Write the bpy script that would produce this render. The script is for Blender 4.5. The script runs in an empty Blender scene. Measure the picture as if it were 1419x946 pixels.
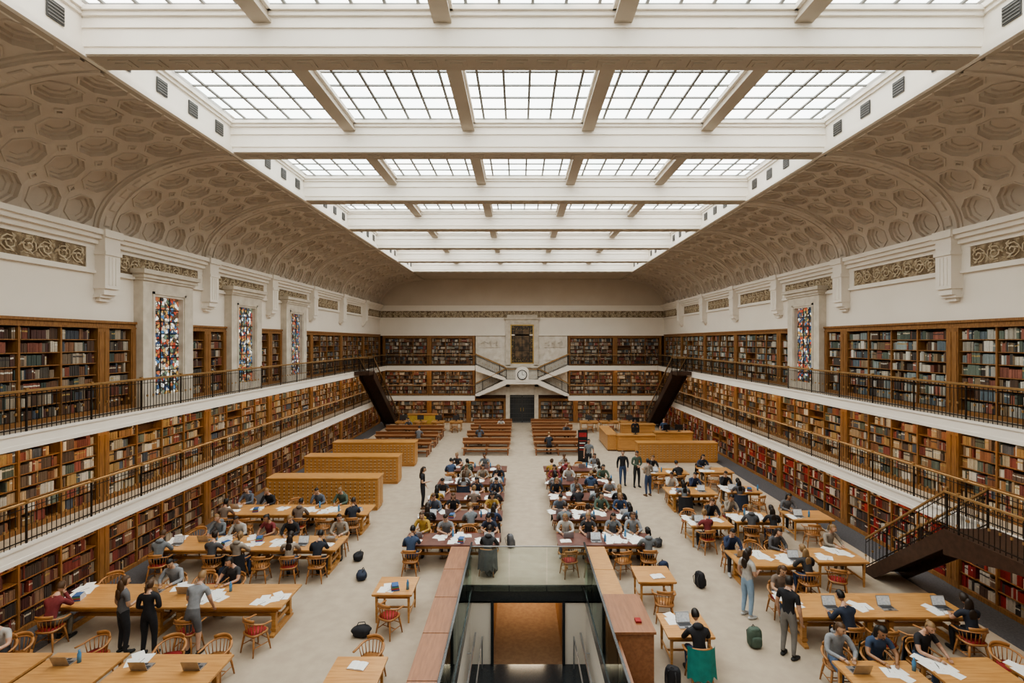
import bpy, math, random, bisect
from mathutils import Vector, Matrix
random.seed(7)
scene=bpy.context.scene
COL=scene.collection

# ------------------------------------------------------------------ helpers
class MB:
    def __init__(s): s.v=[];s.f=[];s.m=[];s.c=[]
    def add(s,vs,fs,m=0,c=None):
        n=len(s.v); s.v.extend([tuple(v) for v in vs])
        for f in fs:
            s.f.append(tuple(n+i for i in f)); s.m.append(m); s.c.append(c)
    def box(s,x0,x1,y0,y1,z0,z1,m=0,c=None):
        if x0>x1:x0,x1=x1,x0
        if y0>y1:y0,y1=y1,y0
        if z0>z1:z0,z1=z1,z0
        s.add([(x0,y0,z0),(x1,y0,z0),(x1,y1,z0),(x0,y1,z0),(x0,y0,z1),(x1,y0,z1),(x1,y1,z1),(x0,y1,z1)],
          [(0,3,2,1),(4,5,6,7),(0,1,5,4),(1,2,6,5),(2,3,7,6),(3,0,4,7)],m,c)
    def extr(s,poly,vec,m=0):
        n=len(poly); vec=Vector(vec)
        vs=[Vector(p) for p in poly]+[Vector(p)+vec for p in poly]
        fs=[tuple(range(n))[::-1],tuple(range(n,2*n))]+[(i,(i+1)%n,n+(i+1)%n,n+i) for i in range(n)]
        s.add(vs,fs,m)
    def tube(s,pts,rs,n=6,m=0,cap=True,sq=(1,1)):
        pts=[Vector(p) for p in pts]
        if not isinstance(rs,(list,tuple)): rs=[rs]*len(pts)
        vs=[];fs=[]
        for i,p in enumerate(pts):
            d=(pts[min(i+1,len(pts)-1)]-pts[max(i-1,0)])
            if d.length<1e-6:d=Vector((0,0,1))
            d.normalize()
            up=Vector((0,0,1)) if abs(d.z)<.9 else Vector((0,1,0))
            a=d.cross(up).normalized(); b=a.cross(d).normalized()
            for k in range(n):
                t=2*math.pi*(k+.5)/n
                vs.append(p+a*math.cos(t)*rs[i]*sq[0]+b*math.sin(t)*rs[i]*sq[1])
        for i in range(len(pts)-1):
            for k in range(n):
                fs.append((i*n+k,i*n+(k+1)%n,(i+1)*n+(k+1)%n,(i+1)*n+k))
        if cap:
            fs.append(tuple(range(n))[::-1]); L=(len(pts)-1)*n; fs.append(tuple(range(L,L+n)))
        s.add(vs,fs,m)
    def sell(s,c,r,e=1.0,m=0,nu=14,nv=9,M=None,keep=None,fn=None):
        vs=[];fs=[]
        def pw(a,e): return math.copysign(abs(a)**e,a)
        for j in range(nv+1):
            ph=-math.pi/2+math.pi*j/nv
            for i in range(nu):
                th=2*math.pi*i/nu
                u=Vector((pw(math.cos(ph),e)*pw(math.cos(th),e),pw(math.cos(ph),e)*pw(math.sin(th),e),pw(math.sin(ph),e)))
                vs.append(u)
        for j in range(nv):
            for i in range(nu):
                q=(j*nu+i,j*nu+(i+1)%nu,(j+1)*nu+(i+1)%nu,(j+1)*nu+i)
                if keep:
                    cc=sum((vs[k] for k in q),Vector())/4
                    if not keep(cc): continue
                if j==0: q=(q[0],q[2],q[3])
                elif j==nv-1: q=(q[0],q[1],q[2])
                fs.append(q)
        out=[]
        for u in vs:
            w=fn(u) if fn else u
            p=Vector((c[0]+w.x*r[0],c[1]+w.y*r[1],c[2]+w.z*r[2]))
            if M: p=M@p
            out.append(p)
        s.add(out,fs,m)
    def mesh(s,name,mats,smooth=False):
        me=bpy.data.meshes.new(name)
        me.from_pydata(s.v,[],s.f)
        for m in mats: me.materials.append(m)
        if len(mats)>1: me.polygons.foreach_set('material_index',s.m)
        if any(c is not None for c in s.c):
            a=me.attributes.new('col','FLOAT_COLOR','FACE')
            fl=[]
            for c in s.c:
                c=c or (.5,.5,.5); fl.extend((c[0],c[1],c[2],1))
            a.data.foreach_set('color',fl)
        if smooth: me.polygons.foreach_set('use_smooth',[True]*len(me.polygons))
        me.update()
        return me
    def obj(s,name,mats,smooth=False,parent=None,loc=None):
        o=bpy.data.objects.new(name,s.mesh(name,mats,smooth)); COL.objects.link(o)
        if parent: o.parent=parent
        if loc: o.location=loc
        return o
def inst(name,me,loc,rz=0,sc=1.0,mats=None):
    o=bpy.data.objects.new(name,me); COL.objects.link(o)
    o.location=loc;o.rotation_euler=(0,0,rz)
    o.scale=(sc,sc,sc) if not isinstance(sc,tuple) else sc
    if mats:
        for i,m in enumerate(mats):
            if m is not None and i<len(o.material_slots):
                o.material_slots[i].link='OBJECT'; o.material_slots[i].material=m
    return o

# ------------------------------------------------------------------ materials
def mat(name,c1,c2=None,rough=.6,metal=0,scale=8,stretch=(1,1,1),bump=0.0,detail=4,spec=None,bscale=None):
    m=bpy.data.materials.new(name); m.use_nodes=True
    nt=m.node_tree; b=nt.nodes['Principled BSDF']
    b.inputs['Roughness'].default_value=rough; b.inputs['Metallic'].default_value=metal
    if spec is not None: b.inputs['Specular IOR Level'].default_value=spec
    if c2 is None: c2=tuple(x*.85 for x in c1)
    tc=nt.nodes.new('ShaderNodeTexCoord'); mp=nt.nodes.new('ShaderNodeMapping'); mp.inputs['Scale'].default_value=stretch
    nz=nt.nodes.new('ShaderNodeTexNoise'); nz.inputs['Scale'].default_value=scale; nz.inputs['Detail'].default_value=detail
    cr=nt.nodes.new('ShaderNodeValToRGB'); cr.color_ramp.elements[0].position=.35; cr.color_ramp.elements[1].position=.65
    cr.color_ramp.elements[0].color=(*c2,1); cr.color_ramp.elements[1].color=(*c1,1)
    nt.links.new(tc.outputs['Object'],mp.inputs['Vector']); nt.links.new(mp.outputs[0],nz.inputs['Vector'])
    nt.links.new(nz.outputs['Fac'],cr.inputs['Fac']); nt.links.new(cr.outputs[0],b.inputs['Base Color'])
    if bump>0:
        bp=nt.nodes.new('ShaderNodeBump'); bp.inputs['Strength'].default_value=bump; bp.inputs['Distance'].default_value=.05
        nt.links.new(nz.outputs['Fac'],bp.inputs['Height']); nt.links.new(bp.outputs[0],b.inputs['Normal'])
    return m
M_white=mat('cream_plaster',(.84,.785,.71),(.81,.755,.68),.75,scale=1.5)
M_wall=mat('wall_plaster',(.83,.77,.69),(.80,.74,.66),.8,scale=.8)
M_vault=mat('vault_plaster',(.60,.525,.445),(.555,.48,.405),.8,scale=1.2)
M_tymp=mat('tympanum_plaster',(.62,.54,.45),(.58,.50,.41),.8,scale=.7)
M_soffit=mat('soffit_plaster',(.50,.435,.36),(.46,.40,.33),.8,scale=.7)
M_stone=mat('sandstone',(.66,.60,.51),(.55,.49,.41),.7,scale=3)
M_relief=mat('carved_relief',(.62,.53,.40),(.50,.41,.29),.8,scale=9)
M_carpet=mat('beige_carpet',(.45,.375,.29),(.40,.33,.255),.95,scale=3,detail=8)
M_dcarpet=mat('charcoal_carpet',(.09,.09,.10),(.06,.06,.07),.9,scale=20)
M_oak=mat('oak_bookcase',(.31,.155,.055),(.20,.09,.03),.45,scale=5,stretch=(6,6,.6))
M_oakd=mat('dark_oak_shelf',(.13,.06,.025),(.08,.035,.015),.5,scale=5,stretch=(2,2,6))
M_golden=mat('golden_oak',(.54,.285,.10),(.42,.205,.065),.35,scale=4,stretch=(.7,6,6))
M_golden2=mat('oak_table',(.58,.31,.115),(.45,.22,.075),.3,scale=3,stretch=(.6,7,7))
M_maroon=mat('maroon_table_top',(.16,.07,.055),(.12,.05,.04),.3,scale=5)
M_redwood=mat('red_wood',(.32,.14,.065),(.24,.10,.045),.35,scale=3,stretch=(6,.7,6))
M_bench=mat('walnut_bench',(.38,.20,.10),(.29,.145,.07),.35,scale=3,stretch=(.7,6,6))
M_chair=mat('chair_oak',(.46,.22,.08),(.35,.16,.055),.4,scale=8,stretch=(1,1,3))
M_cush=mat('red_seat_cushion',(.35,.03,.03),(.28,.02,.02),.7)
M_iron=mat('wrought_iron',(.045,.035,.03),(.03,.024,.02),.45,.5)
M_bronze=mat('bronze_handrail',(.42,.26,.12),(.34,.20,.08),.35,.4)
M_brown=mat('bronze_stair',(.08,.042,.028),(.055,.03,.02),.4,.2)
M_brass=mat('brass',(.6,.42,.15),None,.3,.9)
M_black=mat('black_metal',(.015,.015,.017),None,.35)
M_vent=mat('vent_grille',(.06,.06,.06),None,.6)
M_vslat=mat('vent_slat',(.22,.21,.20),None,.6)
M_muntin=mat('skylight_bar',(.20,.20,.19),None,.6)
M_granite=mat('black_granite',(.02,.025,.03),(.035,.04,.045),.15,scale=60)
M_bcarpet=mat('brown_carpet',(.20,.12,.065),(.16,.09,.05),.9,scale=10)
M_paper=mat('paper',(.85,.84,.80),(.78,.77,.74),.8,scale=30)
M_silver=mat('aluminium',(.5,.5,.52),None,.3,.8)
M_marble=mat('carved_marble',(.72,.67,.60),(.62,.56,.48),.5,scale=3,bump=.4)

def frieze_mat():
    m=bpy.data.materials.new('carved_frieze'); m.use_nodes=True; nt=m.node_tree; b=nt.nodes['Principled BSDF']
    tc=nt.nodes.new('ShaderNodeTexCoord'); nz=nt.nodes.new('ShaderNodeTexNoise'); nz.inputs['Scale'].default_value=3; nz.inputs['Distortion'].default_value=2.5
    vo=nt.nodes.new('ShaderNodeTexVoronoi'); vo.inputs['Scale'].default_value=8; vo.feature='SMOOTH_F1'
    mx=nt.nodes.new('ShaderNodeMixRGB'); mx.inputs[0].default_value=.2
    nt.links.new(tc.outputs['Object'],mx.inputs[1]); nt.links.new(tc.outputs['Object'],nz.inputs['Vector']); nt.links.new(nz.outputs['Color'],mx.inputs[2])
    nt.links.new(mx.outputs[0],vo.inputs['Vector'])
    cr=nt.nodes.new('ShaderNodeValToRGB'); cr.color_ramp.elements[0].color=(.48,.39,.27,1); cr.color_ramp.elements[1].color=(.20,.145,.09,1)
    cr.color_ramp.elements[0].position=.15; cr.color_ramp.elements[1].position=.55
    nt.links.new(vo.outputs['Distance'],cr.inputs['Fac']); nt.links.new(cr.outputs[0],b.inputs['Base Color'])
    bp=nt.nodes.new('ShaderNodeBump'); bp.inputs['Strength'].default_value=.8; bp.inputs['Distance'].default_value=.1; bp.invert=True
    nt.links.new(vo.outputs['Distance'],bp.inputs['Height']); nt.links.new(bp.outputs[0],b.inputs['Normal'])
    b.inputs['Roughness'].default_value=.8
    return m
M_frieze=frieze_mat()
def attr_mat(name,rough=.6):
    m=bpy.data.materials.new(name); m.use_nodes=True; nt=m.node_tree; b=nt.nodes['Principled BSDF']
    a=nt.nodes.new('ShaderNodeAttribute'); a.attribute_name='col'
    nz=nt.nodes.new('ShaderNodeTexNoise'); nz.inputs['Scale'].default_value=25
    tc=nt.nodes.new('ShaderNodeTexCoord'); nt.links.new(tc.outputs['Object'],nz.inputs['Vector'])
    hs=nt.nodes.new('ShaderNodeHueSaturation'); mr=nt.nodes.new('ShaderNodeMapRange'); mr.inputs[3].default_value=.8; mr.inputs[4].default_value=1.2
    nt.links.new(nz.outputs['Fac'],mr.inputs[0]); nt.links.new(mr.outputs[0],hs.inputs['Value']); nt.links.new(a.outputs['Color'],hs.inputs['Color'])
    nt.links.new(hs.outputs[0],b.inputs['Base Color']); b.inputs['Roughness'].default_value=rough
    return m
M_book=attr_mat('book_bindings',.6)
def sky_mat():
    m=bpy.data.materials.new('frosted_skylight_glass'); m.use_nodes=True; nt=m.node_tree
    tc=nt.nodes.new('ShaderNodeTexCoord'); vo=nt.nodes.new('ShaderNodeTexVoronoi'); vo.inputs['Scale'].default_value=1.3; nt.links.new(tc.outputs['Object'],vo.inputs['Vector'])
    sp=nt.nodes.new('ShaderNodeSeparateColor'); nt.links.new(vo.outputs['Color'],sp.inputs[0])
    mx=nt.nodes.new('ShaderNodeMixRGB'); mx.inputs[1].default_value=(.86,.93,.90,1); mx.inputs[2].default_value=(1,.985,.93,1); nt.links.new(sp.outputs[0],mx.inputs[0])
    e=nt.nodes.new('ShaderNodeEmission'); e.inputs['Strength'].default_value=3.6
    nt.links.new(mx.outputs[0],e.inputs['Color']); nt.links.new(e.outputs[0],nt.nodes['Material Output'].inputs[0]); return m
M_sky=sky_mat()
def glass_mat():
    m=bpy.data.materials.new('balustrade_glass'); m.use_nodes=True; nt=m.node_tree
    for n in list(nt.nodes): nt.nodes.remove(n)
    o=nt.nodes.new('ShaderNodeOutputMaterial'); t=nt.nodes.new('ShaderNodeBsdfTransparent'); t.inputs[0].default_value=(.92,.955,.94,1)
    g=nt.nodes.new('ShaderNodeBsdfGlossy'); g.inputs['Roughness'].default_value=.03; g.inputs[0].default_value=(.85,.95,.92,1)
    mx=nt.nodes.new('ShaderNodeMixShader'); fr=nt.nodes.new('ShaderNodeFresnel'); fr.inputs[0].default_value=1.45
    nt.links.new(fr.outputs[0],mx.inputs[0]); nt.links.new(t.outputs[0],mx.inputs[1]); nt.links.new(g.outputs[0],mx.inputs[2]); nt.links.new(mx.outputs[0],o.inputs[0])
    return m
M_glass=glass_mat()
def stained(name,em,dark=False):
    m=bpy.data.materials.new(name); m.use_nodes=True; nt=m.node_tree
    b=nt.nodes['Principled BSDF']
    tc=nt.nodes.new('ShaderNodeTexCoord'); vo=nt.nodes.new('ShaderNodeTexVoronoi'); vo.inputs['Scale'].default_value=9
    nt.links.new(tc.outputs['Object'],vo.inputs['Vector'])
    sp=nt.nodes.new('ShaderNodeSeparateColor'); nt.links.new(vo.outputs['Color'],sp.inputs[0])
    cr=nt.nodes.new('ShaderNodeValToRGB'); cr.color_ramp.interpolation='CONSTANT'
    cols=[(.03,.05,.10),(.34,.31,.24),(.30,.05,.03),(.03,.03,.03),(.36,.22,.07),(.08,.05,.03),(.06,.14,.26),(.60,.60,.56),(.09,.13,.09),(.30,.10,.05)]
    if dark: cols=[(.10,.06,.03),(.18,.12,.05),(.05,.04,.04),(.13,.08,.04),(.22,.17,.08),(.05,.04,.03),(.10,.045,.03),(.14,.11,.06),(.07,.05,.03),(.09,.065,.03)]
    el=cr.color_ramp.elements
    while len(el)<10: el.new(.5)
    for i,c in enumerate(cols): el[i].position=i/10; el[i].color=(*c,1)
    nt.links.new(sp.outputs[0],cr.inputs['Fac'])
    v2=nt.nodes.new('ShaderNodeTexVoronoi'); v2.feature='DISTANCE_TO_EDGE'; v2.inputs['Scale'].default_value=9; nt.links.new(tc.outputs['Object'],v2.inputs['Vector'])
    gt=nt.nodes.new('ShaderNodeMath'); gt.operation='GREATER_THAN'; gt.inputs[1].default_value=.05; nt.links.new(v2.outputs['Distance'],gt.inputs[0])
    mx=nt.nodes.new('ShaderNodeMixRGB'); mx.inputs[1].default_value=(.01,.01,.01,1); nt.links.new(gt.outputs[0],mx.inputs[0]); nt.links.new(cr.outputs[0],mx.inputs[2])
    nt.links.new(mx.outputs[0],b.inputs['Base Color']); nt.links.new(mx.outputs[0],b.inputs['Emission Color']); b.inputs['Emission Strength'].default_value=em
    b.inputs['Roughness'].default_value=.3
    return m
M_stain=stained('stained_glass',.8); M_stain2=stained('stained_glass_dark',.05,True)

# ------------------------------------------------------------------ dimensions
HW=12.2; SK=8.4; ZF1=2.4; ZF2=4.95; ZS=10.1; ZC=12.35; ZG=13.3; YF=43.5; YN=-2.5
PITCH=4.845; YK=[9.65+PITCH*k for k in range(-2,7)]

# ------------------------------------------------------------------ floor, walls
b=MB()
b.box(-11.15,-1.66,YN,YF+.3,-.3,0,0); b.box(1.66,11.15,YN,YF+.3,-.3,0,0)
b.box(-1.66,1.66,14.5,YF+.3,-.3,0,0); b.box(-1.66,1.66,YN,4,-.3,0,0)
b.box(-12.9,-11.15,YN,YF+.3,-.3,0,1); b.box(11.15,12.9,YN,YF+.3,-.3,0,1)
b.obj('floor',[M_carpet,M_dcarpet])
for sgn,nm in((-1,'wall_left'),(1,'wall_right')):
    b=MB()
    b.box(sgn*12.55,sgn*12.9,YN,YF+.6,0,7.5,1)
    b.box(sgn*12.25,sgn*12.9,YN,YF+.6,7.5,ZS+.1,0)
    b.obj(nm,[M_wall,M_oakd])
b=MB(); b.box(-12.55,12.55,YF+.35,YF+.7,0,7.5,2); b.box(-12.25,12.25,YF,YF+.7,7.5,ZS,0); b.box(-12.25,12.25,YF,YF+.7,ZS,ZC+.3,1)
b.box(-4.0,3.9,YF,YF+.34,ZF1,7.5,3)
b.obj('wall_far',[M_wall,M_tymp,M_oakd,M_marble])
b=MB(); b.box(-12.9,12.9,YN-.3,YN,-.3,ZC+.3); b.obj('wall_near',[M_wall])
b=MB(); b.box(-11.4,11.4,YN,.9,5.0,5.3); b.obj('near_gallery_floor',[M_white])

# ------------------------------------------------------------------ cornices / frieze
def scroll(b,P,u,zc,flip):
    """carved acanthus scroll: P(u,z,d)->point"""
    pts=[]
    for i in range(15):
        t=i/14*2.1*2*math.pi/1.15; r=.035+.018*t
        pts.append(P(u+math.cos(t)*r*flip,zc+math.sin(t)*min(r,.2),.045))
    b.tube(pts,[.03-.001*i for i in range(15)],4,2)
    for k in range(3):
        a=.7+k*2.0
        p0=P(u+math.cos(a)*.10,zc+math.sin(a)*.10,.05); p1=P(u+math.cos(a+.3)*.2,zc+math.sin(a+.3)*.2,.06); p2=P(u+math.cos(a+.6)*.25,zc+max(-.25,min(.25,math.sin(a+.6)*.25)),.04)
        b.tube([p0,p1,p2],[.015,.035,.008],5,2)
for i,sgn in enumerate((-1,1)):
    b=MB()
    X=lambda a:sgn*(12.25-a)
    for z0,z1,p in((9.62,9.74,.06),(9.74,9.88,.16),(9.88,10.0,.26),(10.0,10.14,.34),(9.0,9.06,.05),(8.92,9.0,.09)):
        b.box(X(0),X(p),YN,YF,z0,z1,0)
    b.box(X(0),X(.03),YN,YF,9.06,9.62,1)
    for k,y in enumerate(YK):
        b.box(X(0),X(.34),y-.27,y+.27,8.5,10.14,0)
        b.box(X(.34),X(.40),y-.32,y+.32,9.95,10.16,0)
        b.box(X(.0),X(.38),y-.30,y+.30,9.45,9.55,0)
        b.box(X(0),X(.28),y-.23,y+.23,8.33,8.5,0); b.box(X(0),X(.2),y-.27,y+.27,8.25,8.33,0); b.box(X(0),X(.12),y-.18,y+.18,8.15,8.25,0)
        for q in(-.12,0,.12): b.box(X(.34),X(.355),y+q-.025,y+q+.025,8.6,9.4,0)
        for s in(-1,1): b.box(X(0),X(.05),y+s*.27,y+s*.55,9.06,9.62,0)
        n=8
        for q in range(n):
            yy=y+.55+(PITCH-1.1)*(q+.5)/n
            if 8<yy<YF-.3: scroll(b,lambda u,z,d:(X(d),u,z),yy,9.34,1 if q%2 else -1)
    b.obj('trim_%d'%(i+1),[M_white,M_frieze,M_relief])
b=MB()
for z0,z1,p in((9.62,9.74,.06),(9.74,9.88,.14),(9.0,9.06,.05),(7.5,7.62,.1)):
    b.box(-12.2,12.2,YF-p,YF,z0,z1,0)
b.box(-12.2,12.2,YF-.03,YF,9.06,9.62,1)
for q in range(48): scroll(b,lambda u,z,d:(u,YF-d,z),-11.9+q*.505,9.34,1 if q%2 else -1)
b.obj('trim_3',[M_white,M_frieze,M_relief])

# ------------------------------------------------------------------ vault
A_,B_=12.2-SK,ZC-ZS
N=400; arc=[0]
for i in range(N):
    t0=math.pi/2*i/N;t1=math.pi/2*(i+1)/N
    arc.append(arc[-1]+math.hypot(A_*(math.cos(t1)-math.cos(t0)),B_*(math.sin(t1)-math.sin(t0))))
def tt(s):
    L=s*arc[-1]
    i=min(max(bisect.bisect(arc,L)-1,0),N-1)
    return math.pi/2*(i+(L-arc[i])/(arc[i+1]-arc[i]))/N
def VP(sgn,y,s,d):
    t=tt(max(0,min(1,s))); n=Vector((math.cos(t)/A_,math.sin(t)/B_)); n.normalize()
    return (sgn*(SK+A_*math.cos(t)+n.x*d),y,ZS+B_*math.sin(t)+n.y*d)
for sgn,nm in((-1,'vault_left'),(1,'vault_right')):
    b=MB()
    edges=[YN]+YK+[YF]
    for k in range(len(edges)-1):
        y0=edges[k]+(.34 if k>0 else 0); y1=edges[k+1]-(.34 if k<len(edges)-2 else 0)
        if y1-y0<.5: continue
        nc=max(1,round((y1-y0)/1.05)); nr=5
        cy=(y1-y0)/nc; cs=1/nr
        for i in range(nc):
            for j in range(nr):
                yc=y0+cy*(i+.5); sc=cs*(j+.5)
                vs=[];fs=[]
                def p(u,v,d): return VP(sgn,yc+u*cy,sc+v*cs,d)
                # border square: corners plus midpoints on the curved sides
                sq=[(-.5,-.5),(0,-.5),(.5,-.5),(.5,0),(.5,.5),(0,.5),(-.5,.5),(-.5,0)]
                for q in sq: vs.append(p(*q,0))
                rings=[(.46,0),(.455,-.035),(.42,-.035),(.41,.07),(.345,.07),(.335,.135),(.24,.135),(.23,.17)]
                for r,d in rings:
                    for a in range(8):
                        an=math.radians(-112.5+45*a); vs.append(p(r*math.cos(an),r*math.sin(an),d))
                O=lambda r,a:8+r*8+a%8
                for q in range(4):
                    c0=2*q; c1=(2*q+2)%8; mid=2*q+1
                    fs+=[(c0,mid,O(0,2*q)),(mid,O(0,2*q+1),O(0,2*q)),(mid,c1,O(0,2*q+1)),(c1,O(0,2*q+2),O(0,2*q+1))]
                for r in range(len(rings)-1):
                    for a in range(8): fs.append((O(r,a),O(r,a+1),O(r+1,a+1),O(r+1,a)))
                fs.append(tuple(O(len(rings)-1,a) for a in range(8)))
                b.add(vs,fs,0)
                if i>0 and j>0:
                    rr=.12
                    base=[(-rr,0),(0,-rr),(rr,0),(0,rr)]
                    vs=[p(-.5+u*k2,-.5+v*k2,d) for k2,d in((1,0),(1,-.05),(.6,-.05),(.5,.0)) for u,v in base]
                    fs=[]
                    for L in range(3):
                        for a in range(4): fs.append((L*4+a,L*4+(a+1)%4,L*4+4+(a+1)%4,L*4+4+a))
                    fs.append((12,13,14,15)); b.add(vs,fs,0)
    prof=[(-.36,.03),(-.36,-.05),(-.28,-.05),(-.28,-.12),(-.18,-.12),(-.18,-.08),(.18,-.08),(.18,-.12),(.28,-.12),(.28,-.05),(.36,-.05),(.36,.03)]
    for y in YK+[YF-.36]:
        vs=[];fs=[];n=len(prof);S=26
        for i in range(S+1):
            for (o,d) in prof: vs.append(VP(sgn,y+o,i/S,d))
        for i in range(S):
            for a in range(n-1): fs.append((i*n+a,i*n+a+1,(i+1)*n+a+1,(i+1)*n+a))
        b.add(vs,fs,1)
        for i in range(9):
            s0=.04+i*.105
            vs=[VP(sgn,y-.1,s0,-.085),VP(sgn,y+.1,s0,-.085),VP(sgn,y+.1,s0+.07,-.085),VP(sgn,y-.1,s0+.07,-.085),
                VP(sgn,y-.08,s0+.01,-.115),VP(sgn,y+.08,s0+.01,-.115),VP(sgn,y+.08,s0+.06,-.115),VP(sgn,y-.08,s0+.06,-.115)]
            b.add(vs,[(4,5,6,7),(0,1,5,4),(1,2,6,5),(2,3,7,6),(3,0,4,7)],1)
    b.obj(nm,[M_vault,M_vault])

# ------------------------------------------------------------------ ceiling & skylights
b=MB()
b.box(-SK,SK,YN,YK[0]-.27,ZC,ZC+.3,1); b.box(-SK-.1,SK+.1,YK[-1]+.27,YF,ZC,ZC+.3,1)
for sgn in(-1,1):
    b.box(sgn*SK,sgn*(SK+.25),YK[0]-.27,YK[-1]+.27,ZC-.02,ZG+.1,0)
    for z0,z1,p in((ZC-.06,ZC+.06,.10),(ZC+.06,ZC+.16,.05),(ZC+.72,ZC+.8,.05),(ZC+.8,ZC+.9,.1)):
        b.box(sgn*SK,sgn*(SK-p),YK[0],YK[-1],z0,z1,0)
    b.box(sgn*SK,sgn*(SK+.12),YN,YF,ZC-.07,ZC-.02,1)
for i,y in enumerate(YK):
    b.box(-SK,SK,y-.24,y+.24,ZC,ZG+.1,0)
    for s2 in(-1,1):
        for z0,z1,p in((ZC-.02,ZC+.07,.04),(ZC+.13,ZC+.17,.03),(ZC+.48,ZC+.52,.03),(ZC+.70,ZC+.78,.05),(ZC+.78,ZC+.86,.1)):
            b.box(-SK+.02,SK-.02,y+s2*.24,y+s2*(.24+p),z0,z1,0)
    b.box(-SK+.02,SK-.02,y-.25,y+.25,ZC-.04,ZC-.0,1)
    nx=28
    for j in range(nx):
        x=-SK+.3+(2*SK-.6)*(j+.5)/nx
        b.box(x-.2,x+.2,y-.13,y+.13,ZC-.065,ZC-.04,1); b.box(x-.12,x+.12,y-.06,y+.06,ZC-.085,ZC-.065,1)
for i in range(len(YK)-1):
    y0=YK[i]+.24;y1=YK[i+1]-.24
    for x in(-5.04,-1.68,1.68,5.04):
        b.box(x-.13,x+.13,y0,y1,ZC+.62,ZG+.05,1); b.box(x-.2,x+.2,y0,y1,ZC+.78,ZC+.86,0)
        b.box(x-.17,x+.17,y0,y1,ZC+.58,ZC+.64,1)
b.obj('ceiling',[M_white,M_soffit])
v=MB()
for i in range(len(YK)-1):
    for sgn in(-1,1):
        for q in range(4):
            y=YK[i]+.75+q*1.1
            v.box(sgn*(SK-.01),sgn*(SK-.03),y-.17,y+.17,ZC+.27,ZC+.60,0)
            for w in range(5): v.box(sgn*(SK-.03),sgn*(SK-.045),y-.16,y+.16,ZC+.30+w*.06,ZC+.312+w*.06,1)
v.obj('air_vents',[M_vent,M_vslat])
for i in range(len(YK)-1):
    g=MB();mu=MB()
    y0=YK[i]+.24;y1=YK[i+1]-.24
    for c in range(5):
        xa=-SK+c*3.36+.14;xb=xa+3.08
        xs=[xa,xa+.3,xa+.3+.62,xa+.3+1.24,xa+.3+1.86,xa+.3+2.48,xb]
        ny=7; ys=[y0+(y1-y0)*j/ny for j in range(ny+1)]
        g.add([(xa,y0,ZG),(xa,y1,ZG),(xb,y1,ZG),(xb,y0,ZG)],[(0,1,2,3)])
        for x in xs[1:-1]: mu.box(x-.028,x+.028,y0,y1,ZG-.05,ZG-.01)
        for y in ys: mu.box(xa,xb,y-.026,y+.026,ZG-.045,ZG-.012)
    o=g.obj('window_%d'%(i+1),[M_sky]); mu.obj('glazing_bars',[M_muntin],parent=o)

# ------------------------------------------------------------------ galleries
def rail(b,x0,y0,x1,y1,z,h=.92,sp=.125,mi=0,mb=1,zz1=None):
    zz1=z if zz1 is None else zz1
    L=math.hypot(x1-x0,y1-y0); n=max(2,int(L/sp))
    P=lambda t,dz:(x0+(x1-x0)*t,y0+(y1-y0)*t,z+(zz1-z)*t+dz)
    for dz,r,m in((h,.035,mb),(h-.12,.012,mi),(.08,.018,mi)):
        b.tube([P(0,dz),P(1,dz)],r,6 if m==mb else 4,m)
    for i in range(n+1):
        t=i/n; big=(i%14==0)
        r=.024 if big else .0085
        b.tube([P(t,0),P(t,h)],r,4,mi,cap=False)
        if not big and i%2==0:
            q=P(t,h*.45); b.box(q[0]-.018,q[0]+.018,q[1]-.018,q[1]+.018,q[2]-.03,q[2]+.03,mb)
        if big:
            q=P(t,h+.03); b.box(q[0]-.035,q[0]+.035,q[1]-.035,q[1]+.035,q[2]-.02,q[2]+.04,mb)
for sgn in(-1,1):
    for ZF in(ZF1,ZF2):
        b=MB(); X=lambda a:sgn*a
        b.box(X(11.5),X(12.2),YN,YF,ZF-.30,ZF-.02,0); b.box(X(11.55),X(12.2),YN,YF,ZF-.02,ZF,1)
        b.box(X(11.42),X(11.55),YN,YF-.85,ZF-.06,ZF,0); b.box(X(11.45),X(11.5),YN,YF-.85,ZF-.28,ZF-.06,0)
        b.box(X(11.43),X(11.5),YN,YF-.85,ZF-.38,ZF-.28,0); b.box(X(11.5),X(11.6),YN,YF-.85,ZF-.38,ZF-.30,0)
        b.obj('gallery_balcony',[M_white,M_carpet])
        b=MB(); rail(b,X(11.5),YN,X(11.5),YF-.9,ZF); b.obj('gallery_railing',[M_iron,M_bronze])
for ZF in(ZF1,ZF2):
    for xa,xb in((-11.4,-4.0),(3.9,11.4)):
        b=MB()
        b.box(xa,xb,YF-.85,YF,ZF-.30,ZF-.02,0); b.box(xa,xb,YF-.85,YF,ZF-.02,ZF,1)
        b.box(xa,xb,YF-.93,YF-.85,ZF-.38,ZF,0)
        b.obj('gallery_balcony',[M_white,M_carpet])
        b=MB(); rail(b,xa,YF-.88,xb,YF-.88,ZF); b.obj('gallery_railing',[M_iron,M_bronze])

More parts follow.
